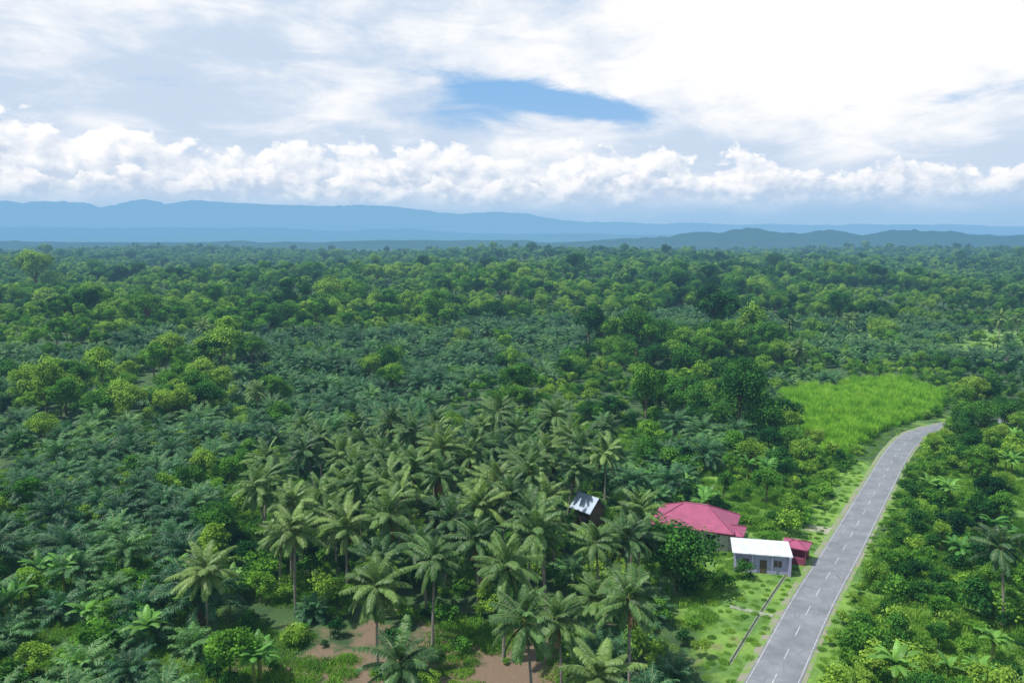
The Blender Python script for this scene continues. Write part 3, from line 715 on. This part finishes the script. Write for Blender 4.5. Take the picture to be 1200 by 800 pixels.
# ------------------------------------------------------------------ sky
to_sun = Vector((-.50, -.12, 1.0)).normalized()
sun_el = math.asin(to_sun.z); sun_az = math.atan2(to_sun.x, to_sun.y)
w = bpy.data.worlds.new('World'); scn.world = w; w.use_nodes = True; w.node_tree.nodes.clear(); nt = NT(w.node_tree)
sky = nt.n('ShaderNodeTexSky', sky_type='NISHITA'); sky.sun_disc = False; sky.sun_elevation = sun_el; sky.sun_rotation = sun_az; sky.altitude = 50
bg1 = nt.n('ShaderNodeBackground'); nt.put(bg1.inputs[0], sky.outputs[0]); bg1.inputs[1].default_value = .12
tc = nt.n('ShaderNodeTexCoord'); sp = nt.n('ShaderNodeSeparateXYZ'); nt.put(sp.inputs[0], tc.outputs['Generated'])
az = nt.m('MULTIPLY', nt.m('ARCTAN2', sp.outputs[0], sp.outputs[1]), 57.2958)
el = nt.m('MULTIPLY', nt.m('ARCSINE', sp.outputs[2]), 57.2958)
def vec2(sx, sy, off, dx, dy):
    cb = nt.n('ShaderNodeCombineXYZ'); nt.put(cb.inputs[0], nt.m('MULTIPLY_ADD', az, sx, dx * sx + off * 7.31)); nt.put(cb.inputs[1], nt.m('MULTIPLY_ADD', el, sy, dy * sy + off * 3.17))
    return cb.outputs[0]
def nz(sx, sy, off, detail=6, rough=.55, dist=0., dx=0., dy=0.):
    return nt.noise(vec2(sx, sy, off, dx, dy), 1., detail, rough, dist, '2D')
def puff(sx, sy, off, dx=0., dy=0.):
    v0 = vec2(sx, sy, off, dx, dy)
    a = nt.noise(v0, 1., 7, .56, .15, '2D')
    v = nt.n('ShaderNodeTexVoronoi', voronoi_dimensions='2D', feature='F1'); nt.put(v.inputs['Vector'], v0)
    v.inputs['Scale'].default_value = 2.2; v.inputs['Detail'].default_value = 2.5; v.inputs['Roughness'].default_value = .5; v.normalize = True
    return nt.m('ADD', nt.m('MULTIPLY', a, .72), nt.m('MULTIPLY', nt.inv(v.outputs['Distance']), .28))
def gauss(a0, e0, sa, se, slope=0.):
    da = nt.m('SUBTRACT', az, a0); de = nt.m('SUBTRACT', nt.m('SUBTRACT', el, e0), nt.m('MULTIPLY', da, slope))
    a = nt.m('DIVIDE', da, sa); b = nt.m('DIVIDE', de, se)
    return nt.m('EXPONENT', nt.m('MULTIPLY', nt.m('ADD', nt.m('MULTIPLY', a, a), nt.m('MULTIPLY', b, b)), -1.))
def addw(lst):
    r = None
    for s_, wt in lst:
        v = nt.m('MULTIPLY', s_, wt); r = v if r is None else nt.m('ADD', r, v)
    return r
blue = nt.mix(nt.sst(el, 2., 14.), (.38, .60, .87), (.25, .50, .85))
n1 = nz(.050, .20, 1.3, 6, .58, .6); n1b = nz(.16, .50, 4.1, 6, .6, .3)
dens = addw([(n1, 1.0), (n1b, .45), (gauss(2, 9.9, 7.5, .85, -.16), -.44), (gauss(-9, 11.7, 5, .45), -.24), (gauss(22.5, 8.6, 2.2, .8), -.28), (gauss(30, 17.2, 7, .8), -.85), (gauss(9, 17.8, 6, .9), -.55), (gauss(-21, 10.2, 6, .6, .03), -.18),
             (gauss(21, 13., 13, 3.6), .40), (gauss(-20, 14., 18, 4), .20), (nt.inv(nt.sst(el, 6., 9.)), .3)])
highm = nt.sst(dens, .40, .70)
fade = nt.inv(nt.m('MULTIPLY', nt.sst(el, 24., 60.), .55)); highm = nt.m('MULTIPLY', highm, fade)
white = nt.sst(addw([(n1b, .7), (nz(.09, .22, 7.7, 5, .55), .9), (gauss(21, 12.5, 14, 4.2), .75), (gauss(-5, 14.5, 9, 2), .18), (gauss(5, 7.5, 14, 1.6), -.05)]), .66, 1.18)
hcol = nt.mix(white, (.61, .73, .90), (1.04, 1.04, 1.05))
c = nt.mix(highm, blue, hcol)
def cumulus(c, top, base, k, seed, sx, soft, lo, hi, amt=1.):
    a = puff(sx, sx * 1.4, seed); b = puff(sx, sx * 1.4, seed, dx=-.5, dy=.6)
    D = nt.m('ADD', nt.m('DIVIDE', nt.m('SUBTRACT', top, el), k), nt.m('MULTIPLY', nt.m('SUBTRACT', a, .52), 4.6))
    m = nt.m('MULTIPLY', nt.sst(D, 0., soft), nt.sst(nt.m('ADD', el, nt.m('MULTIPLY', nt.m('SUBTRACT', a, .5), 2.8)), base, base + 1.5))
    rel = nt.m('MULTIPLY', nt.m('SUBTRACT', a, b), 4.0)
    vert = nt.m('DIVIDE', nt.m('SUBTRACT', el, base), 7.0)
    rim = nt.inv(nt.sst(D, 0., 1.3))
    sh = nt.m('ADD', nt.m('ADD', rel, vert), nt.m('ADD', nt.m('MULTIPLY', rim, .34), .10), clamp=True)
    return nt.mix(nt.m('MULTIPLY', m, amt), c, nt.mix(sh, lo, hi))
tA = nt.m('ADD', 4.4, addw([(nz(.10, 0., 2.2, 4, .6), 3.8), (nt.sst(az, 8., 24.), -1.8), (gauss(-33, 8, 6, 9), 1.2)]))
c = cumulus(c, tA, 2.4, 1.7, 3.3, .26, .34, (.59, .70, .86), (1.05, 1.05, 1.06), .95)
tB = nt.m('ADD', 3.0, nt.m('MULTIPLY', nz(.16, 0., 9.2, 4, .6), 2.8))
c = cumulus(c, tB, 2.1, 1.0, 12.3, .40, .35, (.55, .67, .84), (1.02, 1.02, 1.04), .85)
hz = nt.m('MULTIPLY', nt.inv(nt.sst(el, 1.4, 4.2)), .92)
c = nt.mix(hz, c, (.33, .56, .82))
bg2 = nt.n('ShaderNodeBackground'); nt.put(bg2.inputs[0], c); bg2.inputs[1].default_value = .98
mx = nt.n('ShaderNodeMixShader')
up = nt.sst(el, 22., 50.)
nt.put(mx.inputs[0], nt.inv(nt.m('MULTIPLY', up, nt.inv(nt.m('MULTIPLY', highm, .5)))))
nt.t.links.new(bg1.outputs[0], mx.inputs[1]); nt.t.links.new(bg2.outputs[0], mx.inputs[2])
wo = nt.n('ShaderNodeOutputWorld'); nt.t.links.new(mx.outputs[0], wo.inputs[0])

sl = bpy.data.lights.new('sun', 'SUN'); sl.energy = 5.0; sl.angle = math.radians(.6); sl.color = (1, .96, .89)
so = bpy.data.objects.new('sun', sl); ROOT.objects.link(so); so.rotation_mode = 'QUATERNION'; so.rotation_quaternion = to_sun.to_track_quat('Z', 'Y'); so.location = (-50, 0, 120)

cam = bpy.data.cameras.new('camera'); cam.lens = 27.72; cam.sensor_width = 36; cam.clip_start = .5; cam.clip_end = 120000
co = bpy.data.objects.new('camera', cam); ROOT.objects.link(co); co.location = (0, 0, 45); co.rotation_euler = (math.radians(82.8), 0, 0); scn.camera = co
scn.view_settings.view_transform = 'Standard'; scn.view_settings.look = 'None'; scn.view_settings.exposure = 0; scn.view_settings.gamma = 1
